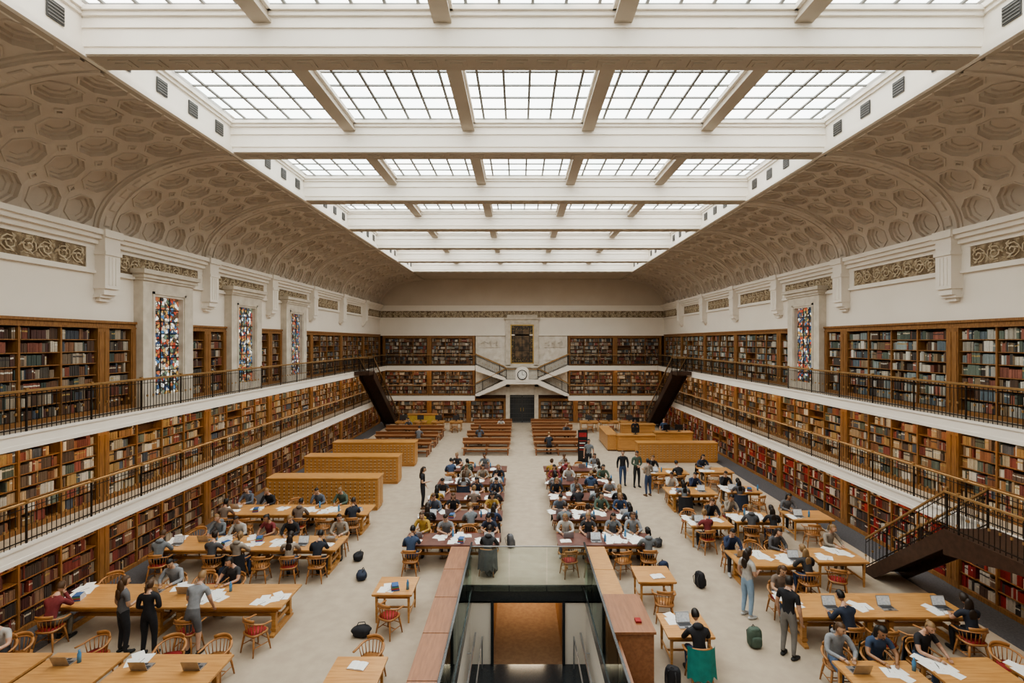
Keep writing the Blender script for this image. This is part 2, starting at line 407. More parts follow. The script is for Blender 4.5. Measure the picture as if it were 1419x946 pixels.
# ------------------------------------------------------------------ bookcases
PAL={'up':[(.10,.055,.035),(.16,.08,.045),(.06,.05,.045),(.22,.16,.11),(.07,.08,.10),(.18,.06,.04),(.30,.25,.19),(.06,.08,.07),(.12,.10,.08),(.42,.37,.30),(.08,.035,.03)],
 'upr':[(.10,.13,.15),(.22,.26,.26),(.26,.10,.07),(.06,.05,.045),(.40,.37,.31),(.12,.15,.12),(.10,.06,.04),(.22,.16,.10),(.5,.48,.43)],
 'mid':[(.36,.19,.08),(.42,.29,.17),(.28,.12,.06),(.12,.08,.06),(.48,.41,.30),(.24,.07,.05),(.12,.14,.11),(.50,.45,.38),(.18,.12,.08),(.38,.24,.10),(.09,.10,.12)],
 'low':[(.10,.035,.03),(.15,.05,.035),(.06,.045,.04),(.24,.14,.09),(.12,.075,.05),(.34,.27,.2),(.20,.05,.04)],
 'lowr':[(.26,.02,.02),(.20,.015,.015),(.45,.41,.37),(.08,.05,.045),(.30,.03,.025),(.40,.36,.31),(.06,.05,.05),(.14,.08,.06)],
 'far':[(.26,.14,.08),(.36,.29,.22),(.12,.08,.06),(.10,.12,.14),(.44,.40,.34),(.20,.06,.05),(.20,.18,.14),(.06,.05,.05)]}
def mapbox(face):
    if face=='L': return lambda u0,u1,d0,d1,z0,z1:(-(HW+d1),-(HW+d0),u0,u1,z0,z1)
    if face=='R': return lambda u0,u1,d0,d1,z0,z1:((HW+d0),(HW+d1),u0,u1,z0,z1)
    return lambda u0,u1,d0,d1,z0,z1:(u0,u1,YF+d0,YF+d1,z0,z1)
def bookcase(face,u0,u1,z0,z1,ns,pal,cornice=.22):
    F=mapbox(face); b=MB(); k=MB(); rnd=random
    pw=.20; a0=u0+pw; a1=u1-pw
    b.box(*F(u0,u1,.30,.34,z0,z1),1)
    b.box(*F(u0,u1,-.01,.3,z0,z0+.12),0)
    zt=z1-cornice
    b.box(*F(u0,u1,-.02,.3,zt,z1),0)
    b.box(*F(u0,u1,-.07,0,z1-.07,z1),0); b.box(*F(u0,u1,-.045,0,zt+.0,zt+.05),0)
    b.box(*F(u0,a0,-.03,.3,z0,zt),0); b.box(*F(u0+.03,a0-.04,-.045,-.03,z0+.2,zt-.1),0)
    b.box(*F(a1,u1,-.03,.3,z0,zt),0); b.box(*F(a1+.04,u1-.03,-.045,-.03,z0+.2,zt-.1),0)
    nsec=max(1,round((a1-a0)/1.05)); sw=(a1-a0)/nsec
    for i in range(1,nsec):
        b.box(*F(a0+i*sw-.025,a0+i*sw+.025,0,.3,z0+.12,zt),0)
    sh=(zt-z0-.12)/ns
    for j in range(ns):
        zz=z0+.12+j*sh
        if j>0: b.box(*F(a0,a1,.02,.3,zz-.012,zz+.012),0)
        for i in range(nsec):
            x=a0+i*sw+.03; e=a0+(i+1)*sw-.03
            if rnd.random()<.03: continue
            if rnd.random()<.2: e-=rnd.random()*.35
            zb=zz+.013
            while x<e-.02:
                n=rnd.choice((1,1,2,2,3,4,6,9)); w=rnd.uniform(.022,.048); h=sh*rnd.uniform(.62,.9); c=rnd.choice(PAL[pal])
                q=rnd.uniform(.7,1.25); c=tuple(min(.8,v_*q) for v_ in c); dd=rnd.uniform(.03,.06); band=rnd.random()<.3
                bc=rnd.choice(((.55,.48,.36),(.4,.28,.1),(.05,.04,.04),(.6,.57,.5)))
                for _ in range(n):
                    if x+w>e: break
                    hh=h*rnd.uniform(.95,1.0)
                    vq=rnd.uniform(.82,1.18); c2=tuple(min(.8,v_*vq) for v_ in c)
                    d2=dd+rnd.uniform(0,.012)
                    k.box(*F(x,x+w*.9,d2,.27,zb,zb+hh),0,c2)
                    if band: k.box(*F(x,x+w*.9,d2-.002,d2,zb+hh*.62,zb+hh*.76),0,bc)
                    x+=w
                if rnd.random()<.05: x+=rnd.uniform(.03,.15)
    o=b.obj('bookcase',[M_oak,M_oakd]); k.obj('books',[M_book],parent=o)
E=[YK[1]]+YK[2:]+[YF-.2]
for face in 'LR':
    for i in range(len(E)-1):
        y0,y1=E[i],E[i+1]
        wins=((i in(2,3,4)) if face=='L' else (i==3))
        if wins:
            c=(y0+y1)/2
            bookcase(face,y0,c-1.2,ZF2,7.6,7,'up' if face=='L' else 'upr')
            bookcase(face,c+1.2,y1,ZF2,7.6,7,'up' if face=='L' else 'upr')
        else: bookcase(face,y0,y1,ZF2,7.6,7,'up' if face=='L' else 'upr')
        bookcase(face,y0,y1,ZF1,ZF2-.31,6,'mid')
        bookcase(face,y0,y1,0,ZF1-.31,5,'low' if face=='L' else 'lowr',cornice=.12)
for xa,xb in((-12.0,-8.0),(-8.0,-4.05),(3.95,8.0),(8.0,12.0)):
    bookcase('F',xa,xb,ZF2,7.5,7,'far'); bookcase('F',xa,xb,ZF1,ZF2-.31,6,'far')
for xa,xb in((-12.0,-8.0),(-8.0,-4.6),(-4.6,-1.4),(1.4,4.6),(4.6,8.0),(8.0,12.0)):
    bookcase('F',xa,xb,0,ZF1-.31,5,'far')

# ------------------------------------------------------------------ stained windows
def side_window(sgn,yc,idx):
    b=MB(); X=lambda a:sgn*a
    b.box(X(12.2),X(12.5),yc-1.2,yc+1.2,ZF2,7.5,0)
    b.box(X(11.95),X(12.2),yc-1.2,yc-.67,ZF2,9.0,0); b.box(X(11.95),X(12.2),yc+.67,yc+1.2,ZF2,9.0,0)
    b.box(X(11.95),X(12.2),yc-.67,yc+.67,8.45,9.0,0); b.box(X(11.95),X(12.2),yc-.67,yc+.67,ZF2,5.25,0)
    b.box(X(12.2),X(12.249),yc-1.2,yc+1.2,7.5,9.1,0)
    b.box(X(11.85),X(12.25),yc-1.3,yc+1.3,9.0,9.12,0); b.box(X(11.78),X(12.25),yc-1.38,yc+1.38,9.12,9.26,0); b.box(X(11.9),X(12.25),yc-1.25,yc+1.25,8.92,9.0,0)
    for s in(-1,1): b.box(X(11.92),X(11.95),yc+s*.72,yc+s*.80,5.25,8.6,0)
    b.box(X(11.92),X(11.95),yc-.8,yc+.8,8.52,8.6,0)
    o=b.obj('window_%d'%idx,[M_stone])
    g=MB(); g.box(X(12.12),X(12.15),yc-.67,yc+.67,5.25,8.45,0)
    for q in range(1,8): g.box(X(12.10),X(12.12),yc-.67,yc+.67,5.25+q*.4-.015,5.25+q*.4+.015,1)
    for q in(-.22,.22): g.box(X(12.10),X(12.12),yc+q-.015,yc+q+.015,5.25,8.45,1)
    g.obj('stained_panes',[M_stain,M_black],parent=o)
idx=9
for i in(2,3,4): side_window(-1,(E[i]+E[i+1])/2,idx); idx+=1
side_window(1,(E[3]+E[4])/2,idx); idx+=1
b=MB(); y=YF
b.box(-1.4,-1.0,y-.22,y,5.0,8.9,0); b.box(1.0,1.4,y-.22,y,5.0,8.9,0); b.box(-1.0,1.0,y-.22,y,8.45,8.9,0); b.box(-1.0,1.0,y-.22,y,4.85,5.1,0)
b.box(-1.55,1.55,y-.32,y,8.9,9.05,0); b.box(-1.3,1.3,y-.15,y,9.05,9.3,0); b.box(-1.5,1.5,y-.3,y,4.75,4.9,0)
for s in(-1,1):
    b.box(s*1.9,s*3.7,y-.06,y,6.5,7.2,1); b.box(s*1.9,s*3.4,y-.05,y,5.4,6.3,1)
    for q in range(3): scroll(b,lambda u,z,d:(u,YF-.06-d,z),s*(2.2+q*.55),6.85,1 if q%2 else -1)
o=b.obj('window_%d'%idx,[M_stone,M_marble,M_marble])
g=MB(); g.box(-1,1,y-.08,y-.04,5.1,8.45,0); g.box(-.62,.62,y-.1,y-.08,5.6,8.0,1)
for q in range(1,6): g.box(-1,1,y-.12,y-.1,5.1+q*.55,5.13+q*.55,2)
for q in(-.62,0,.62): g.box(q-.02,q+.02,y-.12,y-.1,5.1,8.45,2)
for s in(-1,1): g.box(s*.91,s*1.0,y-.14,y-.04,5.1,8.45,3)
g.box(-1,1,y-.14,y-.04,8.36,8.45,3); g.box(-1,1,y-.14,y-.04,5.1,5.19,3)
g.obj('stained_panes',[M_stain2,mat('portrait_pane',(.20,.13,.07),(.05,.035,.025),.4,scale=2.2),M_black,M_brass],parent=o)
# door
b=MB()
b.box(-1.4,-1.05,YF-.15,YF+.3,0,3.3,0); b.box(1.05,1.4,YF-.15,YF+.3,0,3.3,0); b.box(-1.4,1.4,YF-.15,YF+.3,3.1,3.4,0)
b.box(-1.05,1.05,YF+.12,YF+.2,0,3.1,1)
for s in(-1,1):
    b.box(s*.03,s*1.03,YF+.05,YF+.12,0,.12,2); b.box(s*.03,s*1.03,YF+.05,YF+.12,2.2,2.3,2); b.box(s*.03,s*1.03,YF+.05,YF+.12,3.0,3.1,2)
    for q in range(8): b.box(s*(.03+q*.14),s*(.06+q*.14),YF+.05,YF+.10,.1,3.05,2)
    for q in range(6): b.box(s*.03,s*1.03,YF+.06,YF+.10,.4+q*.4,.42+q*.4,2)
    b.box(s*.1,s*.14,YF-.0,YF+.05,1.0,1.3,3)
b.obj('door_1',[M_stone,M_granite,mat('steel_gate',(.16,.16,.16),None,.4,.5),M_brass])

# ------------------------------------------------------------------ stairs
def stair(A,B,W,mats,name='staircase',th=.32):
    A=Vector(A);B=Vector(B); d=Vector((B.x-A.x,B.y-A.y,0)); L=d.length; d.normalize(); n=Vector((-d.y,d.x,0))
    rise=A.z-B.z; N=max(3,round(rise/.17)); b=MB()
    def ob(t0,t1,w0,w1,z0,z1,m):
        P=lambda t,w,z:(A.x+d.x*t+n.x*w,A.y+d.y*t+n.y*w,z)
        b.add([P(t0,w0,z0),P(t1,w0,z0),P(t1,w1,z0),P(t0,w1,z0),P(t0,w0,z1),P(t1,w0,z1),P(t1,w1,z1),P(t0,w1,z1)],
          [(0,3,2,1),(4,5,6,7),(0,1,5,4),(1,2,6,5),(2,3,7,6),(3,0,4,7)],m)
    for i in range(N-1):
        z=A.z-(i+1)*rise/N
        ob(L*i/(N-1),L*(i+1)/(N-1)+.02,-W/2,W/2,z-.04,z,0)
        ob(L*i/(N-1),L*i/(N-1)+.02,-W/2,W/2,z,z+rise/N,0)
    for s in(-1,1):
        P=lambda t,z:Vector((A.x+d.x*t+n.x*s*W/2,A.y+d.y*t+n.y*s*W/2,z))
        b.extr([P(0,A.z+.04),P(L,B.z+.14),P(L,B.z),P(L-th*.8,B.z),P(0,A.z-th)],n*s*.05,0)
        p0=P(0,A.z);p1=P(L,B.z+.1)
        rail(b,p0.x+n.x*s*.025,p0.y+n.y*s*.025,p1.x+n.x*s*.025,p1.y+n.y*s*.025,A.z+.04,mi=1,mb=2,zz1=B.z+.12,sp=.14)
    b.obj(name,mats)
for s in(-1,1):
    stair((s*10.9,35.2,ZF2),(s*10.9,42.3,0),.95,[M_brown,M_iron,M_bronze],name='iron_staircase',th=.5)
    b=MB(); b.box(s*10.42,s*11.42,34.2,35.2,ZF2-.25,ZF2,0); rail(b,s*10.45,34.2,s*10.45,35.2,ZF2,mi=1,mb=2); rail(b,s*10.45,34.2,s*11.4,34.2,ZF2,mi=1,mb=2)
    b.obj('stair_landing',[M_brown,M_iron,M_bronze])
stair((10.75,12.4,ZF1),(10.75,15.3,0),.95,[M_brown,M_iron,M_bronze],name='iron_staircase',th=.45)
b=MB(); b.box(10.15,11.42,10.2,12.4,ZF1-.12,ZF1,0)
pts=[(10.15,12.4,ZF1-.12),(10.15,10.2,ZF1-.12),(10.15,10.2,ZF1-.22),(10.15,10.9,ZF1-.32),(10.15,11.7,ZF1-.5),(10.15,12.4,ZF1-.62)]
b.extr(pts,(.06,0,0),0); b.extr([(p[0]+1.2,p[1],p[2]) for p in pts],(.06,0,0),0)
b.add([(10.16,p[1],p[2]+.03) for p in pts[2:]]+[(11.4,p[1],p[2]+.03) for p in pts[2:]],[(0,1,5,4),(1,2,6,5),(2,3,7,6)],0)
rail(b,10.2,10.2,10.2,12.4,ZF1,mi=1,mb=2); rail(b,10.2,10.2,11.4,10.2,ZF1,mi=1,mb=2)
b.obj('stair_landing',[M_brown,M_iron,M_bronze])
for s in(-1,1):
    stair((s*3.95,YF-.5,ZF2),(s*1.35,YF-.5,3.75),.75,[M_white,M_iron,M_bronze],name='stone_staircase',th=.42)
    stair((s*1.35,YF-.5,3.75),(s*3.95,YF-.5,ZF1),.75,[M_white,M_iron,M_bronze],name='stone_staircase',th=.42)
b=MB(); b.box(-1.35,1.35,YF-.95,YF-.02,3.45,3.75,0); b.box(-1.4,1.4,YF-1.0,YF-.95,3.4,3.8,0); b.box(-.55,.55,YF-1.05,YF-1.0,3.6,4.6,0); rail(b,-1.35,YF-.95,-.55,YF-.95,3.75,mi=1,mb=2); rail(b,.55,YF-.95,1.35,YF-.95,3.75,mi=1,mb=2)
b.extr([(-.55,YF-1.0,4.6),(.55,YF-1.0,4.6),(.35,YF-1.0,4.82),(0,YF-1.0,4.9),(-.35,YF-1.0,4.82)],(0,-.05,0),0)
b.obj('stair_landing',[M_white,M_iron,M_bronze])
b=MB(); pts=[(math.cos(a*math.pi/12)*.42,YF-1.06,4.2+math.sin(a*math.pi/12)*.42) for a in range(24)]
b.extr(pts,(0,-.04,0),1); b.extr([(p[0]*.84,YF-1.10,4.2+(p[2]-4.2)*.84) for p in pts],(0,-.012,0),0)
b.box(-.015,.015,YF-1.125,YF-1.112,4.2,4.48,1); b.box(0,.18,YF-1.125,YF-1.112,4.185,4.215,1)
for a in range(12):
    x=math.sin(a*math.pi/6)*.3;z=4.2+math.cos(a*math.pi/6)*.3; b.box(x-.015,x+.015,YF-1.12,YF-1.112,z-.025,z+.025,1)
b.obj('wall_clock',[M_paper,M_black])

# ------------------------------------------------------------------ stairwell in the floor
b=MB()
ZL=-2.26
for s in(-1,1):
    b.box(s*1.66,s*1.9,4,14.5,-4,-.0,0)
    b.box(s*1.02,s*1.66,14.5,14.75,ZL,-.3,0)
    b.box(s*1.02,s*1.2,14.75,22,ZL,-.3,4)
    b.box(s*.98,s*1.06,14.42,14.5,ZL,-.42,2)
b.box(-1.66,1.66,14.44,14.5,-.42,.02,2); b.box(-1.66,1.66,14.5,14.75,-.5,-.3,2)
b.box(-1.66,1.66,10.5,14.5,ZL-.2,ZL,2)
b.box(-1.2,1.2,14.5,22,ZL-.2,ZL,1); b.box(-1.2,1.2,22,22.2,ZL,-.3,4)
for i in range(13):
    z=-(i+1)*.174; y=5+i*.42; b.box(-1.66,1.66,y,y+.44,z-.2,z,3)
b.box(-1.66,1.66,4,5,-.3,0,3)
b.obj('basement_stairwell',[M_wall,M_bcarpet,M_granite,M_stone,M_oak])
b=MB()
for s in(-1,1):
    b.tube([(s*1.5,5,.85),(s*1.5,10.5,ZL+.95),(s*1.5,14.4,ZL+.95)],.03,8,0)
    for y in(11.2,12.4,13.6): b.tube([(s*1.5,y,ZL+.95),(s*1.5,y,ZL+.88),(s*1.65,y,ZL+.86)],.015,6,0)
    b.tube([(s*1.3,11,ZL+.0),(s*1.3,11,ZL+.9)],.02,6,0); b.tube([(s*1.3,14.3,ZL+.0),(s*1.3,14.3,ZL+.9)],.02,6,0); b.tube([(s*1.3,11,ZL+.9),(s*1.3,14.3,ZL+.9)],.02,6,0)
b.obj('stair_handrail',[M_silver])
for s in(-1,1):
    b=MB(); ya=6 if s<0 else 11.8
    b.box(s*1.72,s*2.2,ya,14.8,0,.94,0)
    n=6 if s<0 else 2
    for i in range(n):
        y0=ya+i*(14.8-ya)/n; m=1 if s>0 else 0
        b.box(s*1.70,s*2.24,y0+.01,y0+(14.8-ya)/n-.01,.94,1.0,m)
    if s>0:
        b.box(1.72,2.5,10.3,11.8,0,1.04,0); b.box(1.69,2.54,10.27,11.83,1.04,1.09,0)
        b.box(1.8,2.42,10.29,10.3,.12,.95,0); b.box(2.2,2.32,10.6,10.75,1.09,1.13,3)
        b.box(1.72,1.8,6,10.3,0,.9,0)
    b.obj('stairwell_parapet',[M_redwood,M_golden,M_oakd,M_cush])
b=MB()
for s in(-1,1):
    for i in range(5):
        y0=6.2+i*1.66; b.box(s*1.60,s*1.62,y0,y0+1.63,-.25,1.22,0)
    b.box(s*1.585,s*1.635,6.2,14.5,1.22,1.25,1); b.box(s*1.58,s*1.66,6.2,14.5,-.3,-.0,1)
for i in range(3):
    x0=-1.6+i*1.07; b.box(x0+.01,x0+1.05,14.36,14.38,-.1,1.16,0)
b.box(-1.62,1.62,14.35,14.39,1.16,1.185,2)
b.obj('glass_balustrade',[M_glass,M_granite,M_silver])

# ------------------------------------------------------------------ furniture meshes
def table_mesh(L,W,name):
    b=MB(); H=.75
    b.box(-L/2,L/2,-W/2,W/2,H-.04,H,0)
    b.box(-L/2+.015,L/2-.015,-W/2+.015,W/2-.015,H-.06,H-.04,1)
    b.box(-L/2+.12,L/2-.12,-W/2+.1,-W/2+.13,H-.15,H-.06,1); b.box(-L/2+.12,L/2-.12,W/2-.13,W/2-.1,H-.15,H-.06,1)
    b.box(-L/2+.12,-L/2+.15,-W/2+.1,W/2-.1,H-.15,H-.06,1); b.box(L/2-.15,L/2-.12,-W/2+.1,W/2-.1,H-.15,H-.06,1)
    if W>.9 and L>1.6:
        for s in(-1,1):
            x=s*(L/2-.25)
            for q in(-1,1):
                y=q*(W/2-.2)
                b.box(x-.05,x+.05,y-.05,y+.05,.08,H-.06,1); b.box(x-.065,x+.065,y-.065,y+.065,.5,.56,1); b.box(x-.065,x+.065,y-.065,y+.065,.12,.18,1)
            b.extr([(x-.05,-W/2+.05,0),(x-.05,W/2-.05,0),(x-.05,W/2-.05,.05),(x-.05,W/2-.16,.1),(x-.05,-W/2+.16,.1),(x-.05,-W/2+.05,.05)],(.1,0,0),1)
            b.box(x-.03,x+.03,-W/2+.2,W/2-.2,.25,.33,1)
        b.box(-L/2+.25,L/2-.25,-.03,.03,.25,.33,1)
    else:
        for sx in(-1,1):
            for sy in(-1,1):
                x=sx*(L/2-.1);y=sy*(W/2-.1)
                b.tube([(x,y,0),(x,y,.1),(x,y,H-.15),(x,y,H-.05)],[.026,.03,.04,.045],4,1)
            b.box(sx*(L/2-.1)-.015,sx*(L/2-.1)+.015,-W/2+.1,W/2-.1,.18,.22,1)
        b.box(-L/2+.1,L/2-.1,-.015,.015,.18,.22,1)
    return b.mesh(name,[M_golden2,M_golden])
T28=table_mesh(2.75,1.15,'reading_table'); T20=table_mesh(2.0,1.1,'reading_table'); T15=table_mesh(1.45,1.0,'reading_table')
T30=table_mesh(3.0,1.0,'reading_table'); T10=table_mesh(1.0,.95,'study_table')
def chair_mesh():
    b=MB()
    n=16; top=[]
    for i in range(n):
        t=2*math.pi*i/n; c=math.cos(t);s=math.sin(t)
        top.append((math.copysign(abs(c)**.6,c)*.235,math.copysign(abs(s)**.6,s)*.22,.46))
    b.extr([(x,y,.425) for x,y,z in top],(0,0,.035),0)
    b.extr([(x*.85,y*.85,.46) for x,y,z in top],(0,0,.012),1)
    for sx in(-1,1):
        for sy in(-1,1):
            b.tube([(sx*.16,sy*.15,.43),(sx*.19,sy*.18,.25),(sx*.225,sy*.215,0)],[.022,.024,.014],6,0)
        b.tube([(sx*.2,-.19,.18),(sx*.2,.19,.18)],.011,5,0)
    b.tube([(-.2,0,.18),(.2,0,.18)],.011,5,0); b.tube([(-.2,.19,.24),(.2,.19,.24)],.011,5,0)
    pts=[]
    for i in range(13):
        a=math.pi*(i/12); pts.append((math.cos(a)*.275,-math.sin(a)*.26+.02,.66+.08*math.sin(a)))
    pts=[(.275,.20,.655)]+pts+[(-.275,.20,.655)]
    b.tube(pts,.028,6,0,sq=(1,.6))
    b.tube([(p[0],p[1]-.005,p[2]+.05) for p in pts[4:-4]],.045,6,0,sq=(.35,1))
    for i in range(11):
        a=math.pi*(i/10); x=math.cos(a);y=-math.sin(a)
        b.tube([(x*.21,y*.19+.01,.455),(x*.265,y*.25+.02,.66+.08*math.sin(a))],.010,5,0)
    return b.mesh('reading_chair',[M_chair,M_chair],True)
CH=chair_mesh()
def chair(x,y,rz): inst('reading_chair',CH,(x,y,0),rz,1,[None,M_cush if random.random()<.35 else None])
M_key=mat('laptop_keys',(.05,.05,.055),None,.5); M_screen=mat('screen_content',(.55,.6,.65),(.8,.82,.85),.3,scale=20)
b=MB(); b.box(-.16,.16,-.11,.11,0,.016,0); b.box(-.14,.14,-.02,.09,.016,.018,1); b.box(-.04,.04,-.1,-.04,.016,.018,1)
b.extr([(-.16,.11,.012),(.16,.11,.012),(.16,.19,.215),(-.16,.19,.215)],(0,.008,.002),0)
b.add([(-.15,.1092,.03),(.15,.1092,.03),(.15,.18,.207),(-.15,.18,.207)],[(0,1,2,3)],2)
LP=b.mesh('laptop',[M_silver,M_key,M_screen])
b=MB(); 
for i,(x,y,a) in enumerate(((0,0,.1),(.22,.05,-.2),(.05,.2,.4))):
    c,s=math.cos(a),math.sin(a); z=.001+i*.0015
    q=[(-.105,-.15),(.105,-.15),(.105,.15),(-.105,.15)]
    b.extr([(x+u*c-w*s,y+u*s+w*c,z) for u,w in q],(0,0,.0012),0)
b.tube([(.15,-.08,.008),(.2,.05,.008)],.004,5,1)
PP=b.mesh('paper_sheets',[M_paper,M_black])
b=MB()
for s in(-1,1):
    pts=[(0,0,.02),(s*.05,0,.03),(s*.12,0,.026),(s*.17,0,.012),(s*.17,0,.0),(0,0,.0)]
    b.extr([(p[0],-.12,p[2]) for p in pts],(0,.24,0),0)
b.box(-.18,.18,-.125,.125,0,.004,1); OB=b.mesh('open_book',[M_paper,M_redwood])
M_bk1=mat('book_blue',(.05,.12,.3));M_bk2=mat('book_red',(.4,.05,.04));M_bk3=mat('book_green',(.1,.25,.12))
b=MB(); z=0
for i in range(4):
    w=.1-.006*i; b.box(-w,w,-.14+.01*i,.14-.01*i,z,z+.03,i%3); b.box(-w+.006,w+.002,-.134+.01*i,.134-.01*i,z+.004,z+.026,3); z+=.03
BS=b.mesh('book_stack',[M_bk1,M_bk2,M_bk3,M_paper])
b=MB(); b.tube([(0,0,0),(0,0,.17),(0,0,.2),(0,0,.205),(0,0,.24)],[.035,.035,.018,.02,.02],10,0); WB=b.mesh('water_bottle',[mat('bottle_blue',(.1,.3,.55),None,.2)],True)
b=MB()
b.sell((0,0,.22),(.16,.10,.22),.55,0); b.sell((0,.1,.15),(.12,.05,.12),.5,0); b.sell((0,.0,.38),(.13,.09,.06),.6,0)
for s in(-1,1): b.tube([(s*.07,-.09,.4),(s*.09,-.16,.3),(s*.09,-.13,.12),(s*.08,-.09,.06)],.018,5,1,sq=(1,.4))
b.tube([(-.03,-.05,.43),(0,-.06,.48),(.03,-.05,.43)],.01,5,1)
BP=b.mesh('backpack',[M_black,M_key],True)
b=MB(); 
b.sell((0,0,.13),(.22,.14,.13),.7,0,fn=lambda u:Vector((u.x*(1+.12*math.sin(5*u.z)),u.y*(1+.15*math.sin(4*u.x)),u.z*(1-.2*u.x*u.x))))
b.tube([(-.12,0,.22),(-.08,.05,.3),(.06,.08,.3),(.12,0,.22)],.012,5,1); TB=b.mesh('duffel_bag',[M_black,M_key],True)

# ------------------------------------------------------------------ people
SKIN,TOP,BOT,HAIR,SHOE,EYE=range(6)
def body(pose,hair='short',sleeve=True,shorts=False,female=False,name='person'):
    J={k:Vector(v) for k,v in pose['J'].items()}
    J['head'].z-=.012
    names=[];idx={}
    def add(n,r): idx[n]=len(names); names.append((n,r))
    f=.9 if female else 1
    sl=.008 if sleeve else 0
    add('pelvis',(.160,.125)); add('belly',(.145*f,.118)); add('chest',(.160*f,.125)); add('uchest',(.138*f,.105)); add('neck',(.052*f,.055)); add('skull',(.05,.055))
    for s in 'LR':
        for n,r in(('hip',(.100,.10)),('thigh',(.092,.092)),('knee',(.066,.066)),('calf',(.062,.062) if not shorts else (.056,.056)),('ankle',(.045,.045) if not shorts else(.036,.036)),('toe',(.042,.03)),
                   ('shoulder',(.072*f,.070)),('elbow',(.045+sl,.045+sl)),('wrist',(.029+sl,.028+sl)),('palm',(.036,.018))): add(n+s,r)
    for s in 'LR':
        J['thigh'+s]=J['hip'+s].lerp(J['knee'+s],.45); J['calf'+s]=J['knee'+s].lerp(J['ankle'+s],.3)
    ed=[('pelvis','belly',TOP),('belly','chest',TOP),('chest','uchest',TOP),('uchest','neck',SKIN),('neck','skull',SKIN)]
    for s in 'LR':
        ed+=[('pelvis','hip'+s,BOT),('hip'+s,'thigh'+s,BOT),('thigh'+s,'knee'+s,BOT),('knee'+s,'calf'+s,SKIN if shorts else BOT),('calf'+s,'ankle'+s,SKIN if shorts else BOT),('ankle'+s,'toe'+s,SHOE),
             ('uchest','shoulder'+s,TOP),('shoulder'+s,'elbow'+s,TOP),('elbow'+s,'wrist'+s,TOP if sleeve else SKIN),('wrist'+s,'palm'+s,SKIN)]
    me=bpy.data.meshes.new('skel'); me.from_pydata([J[n] for n,_ in names],[(idx[a],idx[c]) for a,c,_ in ed],[])
    ob=bpy.data.objects.new('skel',me); COL.objects.link(ob)
    mod=ob.modifiers.new('s','SKIN'); mod.branch_smoothing=.4; mod.use_smooth_shade=True
    sv=me.skin_vertices[0].data
    for i,(n,r) in enumerate(names): sv[i].radius=r; sv[i].use_root=(i==0)
    ss=ob.modifiers.new('u','SUBSURF'); ss.levels=1; ss.render_levels=1
    dg=bpy.context.evaluated_depsgraph_get(); ev=ob.evaluated_get(dg); m2=ev.to_mesh()
    mb=MB(); mb.v=[tuple(v.co) for v in m2.vertices]
    segs=[(J[a],J[c],l,a) for a,c,l in ed]
    for p in m2.polygons:
        c=p.center; best=9;lab=TOP
        for a,d,l,na in segs:
            ab=d-a; t=max(0,min(1,(c-a).dot(ab)/max(1e-9,ab.length_squared))); ds=(a+ab*t-c).length
            if na in('ankleL','ankleR'): ds-=.01
            if l==TOP and na=='pelvis' : 
                if t<.35: l=BOT
            if na=='uchest' and l==SKIN and t<.55: l=TOP
            if (not sleeve) and na[:5]=='shoul' and t>.62: l=SKIN
            if ds<best: best=ds;lab=l
        mb.f.append(tuple(p.vertices)); mb.m.append(lab); mb.c.append(None)
    ev.to_mesh_clear(); bpy.data.objects.remove(ob); bpy.data.meshes.remove(me)
    for s,sg in(('L',1),('R',-1)):
        W,Pm=J['wrist'+s],J['palm'+s]; d=(Pm-W).normalized(); up=Vector((0,0,1)) if abs(d.z)<.8 else Vector((0,1,0))
        side=d.cross(up).normalized(); nn=side.cross(d).normalized()
        curl=-nn if abs(d.z)<.8 else Vector((0,1,0))
        for i,(off,ln) in enumerate(((-.027,.062),(-.009,.075),(.009,.07),(.027,.055))):
            q=Pm+side*off+d*.015; mb.tube([q,q+d*ln*.5+curl*.004,q+d*ln*.85+curl*.016,q+d*ln+curl*.028],[.0095,.009,.008,.006],5,SKIN)
        q=W.lerp(Pm,.4)+side*(.028*(-sg)); mb.tube([q,q+side*(-sg)*.022+d*.025,q+side*(-sg)*.03+d*.055+curl*.01],[.012,.010,.007],5,SKIN)
        a=J['ankle'+s];t=J['toe'+s]; fd=Vector((t.x-a.x,t.y-a.y,0)).normalized()
        R=Matrix.Translation(Vector((a.x,a.y,0))+fd*.07)@Matrix.Rotation(math.atan2(-fd.x,fd.y),4,'Z')
        mb.sell((0,0,.036),(.046,.138,.036),.7,SHOE,10,6,M=R)
    H=Matrix.Translation(J['head'])@Matrix.Rotation(pose.get('turn',0),4,'Z')@Matrix.Rotation(-pose.get('tilt',0),4,'X')
    def hf(u):
        x,y,z=u
        if z<0: x*=1-.32*(-z)**1.5; y=y*(1-.12*(-z)) + (.06*-z if y>0 else 0)
        if y<0 and z<-.2: y*=.82
        return Vector((x,y,z))
    mb.sell((0,0,0),(.073,.092,.113),1,SKIN,16,12,M=H,fn=hf)
    def HP(*p): return H@Vector(p)
    mb.tube([HP(0,.088,.02),HP(0,.105,-.015),HP(0,.108,-.028),HP(0,.088,-.034)],[.007,.011,.014,.010],5,SKIN)
    mb.tube([HP(-.022,.082,-.058),HP(0,.089,-.058),HP(.022,.082,-.058)],.005,5,EYE)
    for s in(-1,1):
        mb.sell((s*.029,.082,.008),(.012,.008,.007),1,EYE,8,5,M=H)
        mb.tube([HP(s*.014,.092,.026),HP(s*.045,.083,.026)],.004,4,HAIR)
        mb.sell((s*.074,-.005,-.005),(.010,.019,.03),1,SKIN,8,6,M=H)
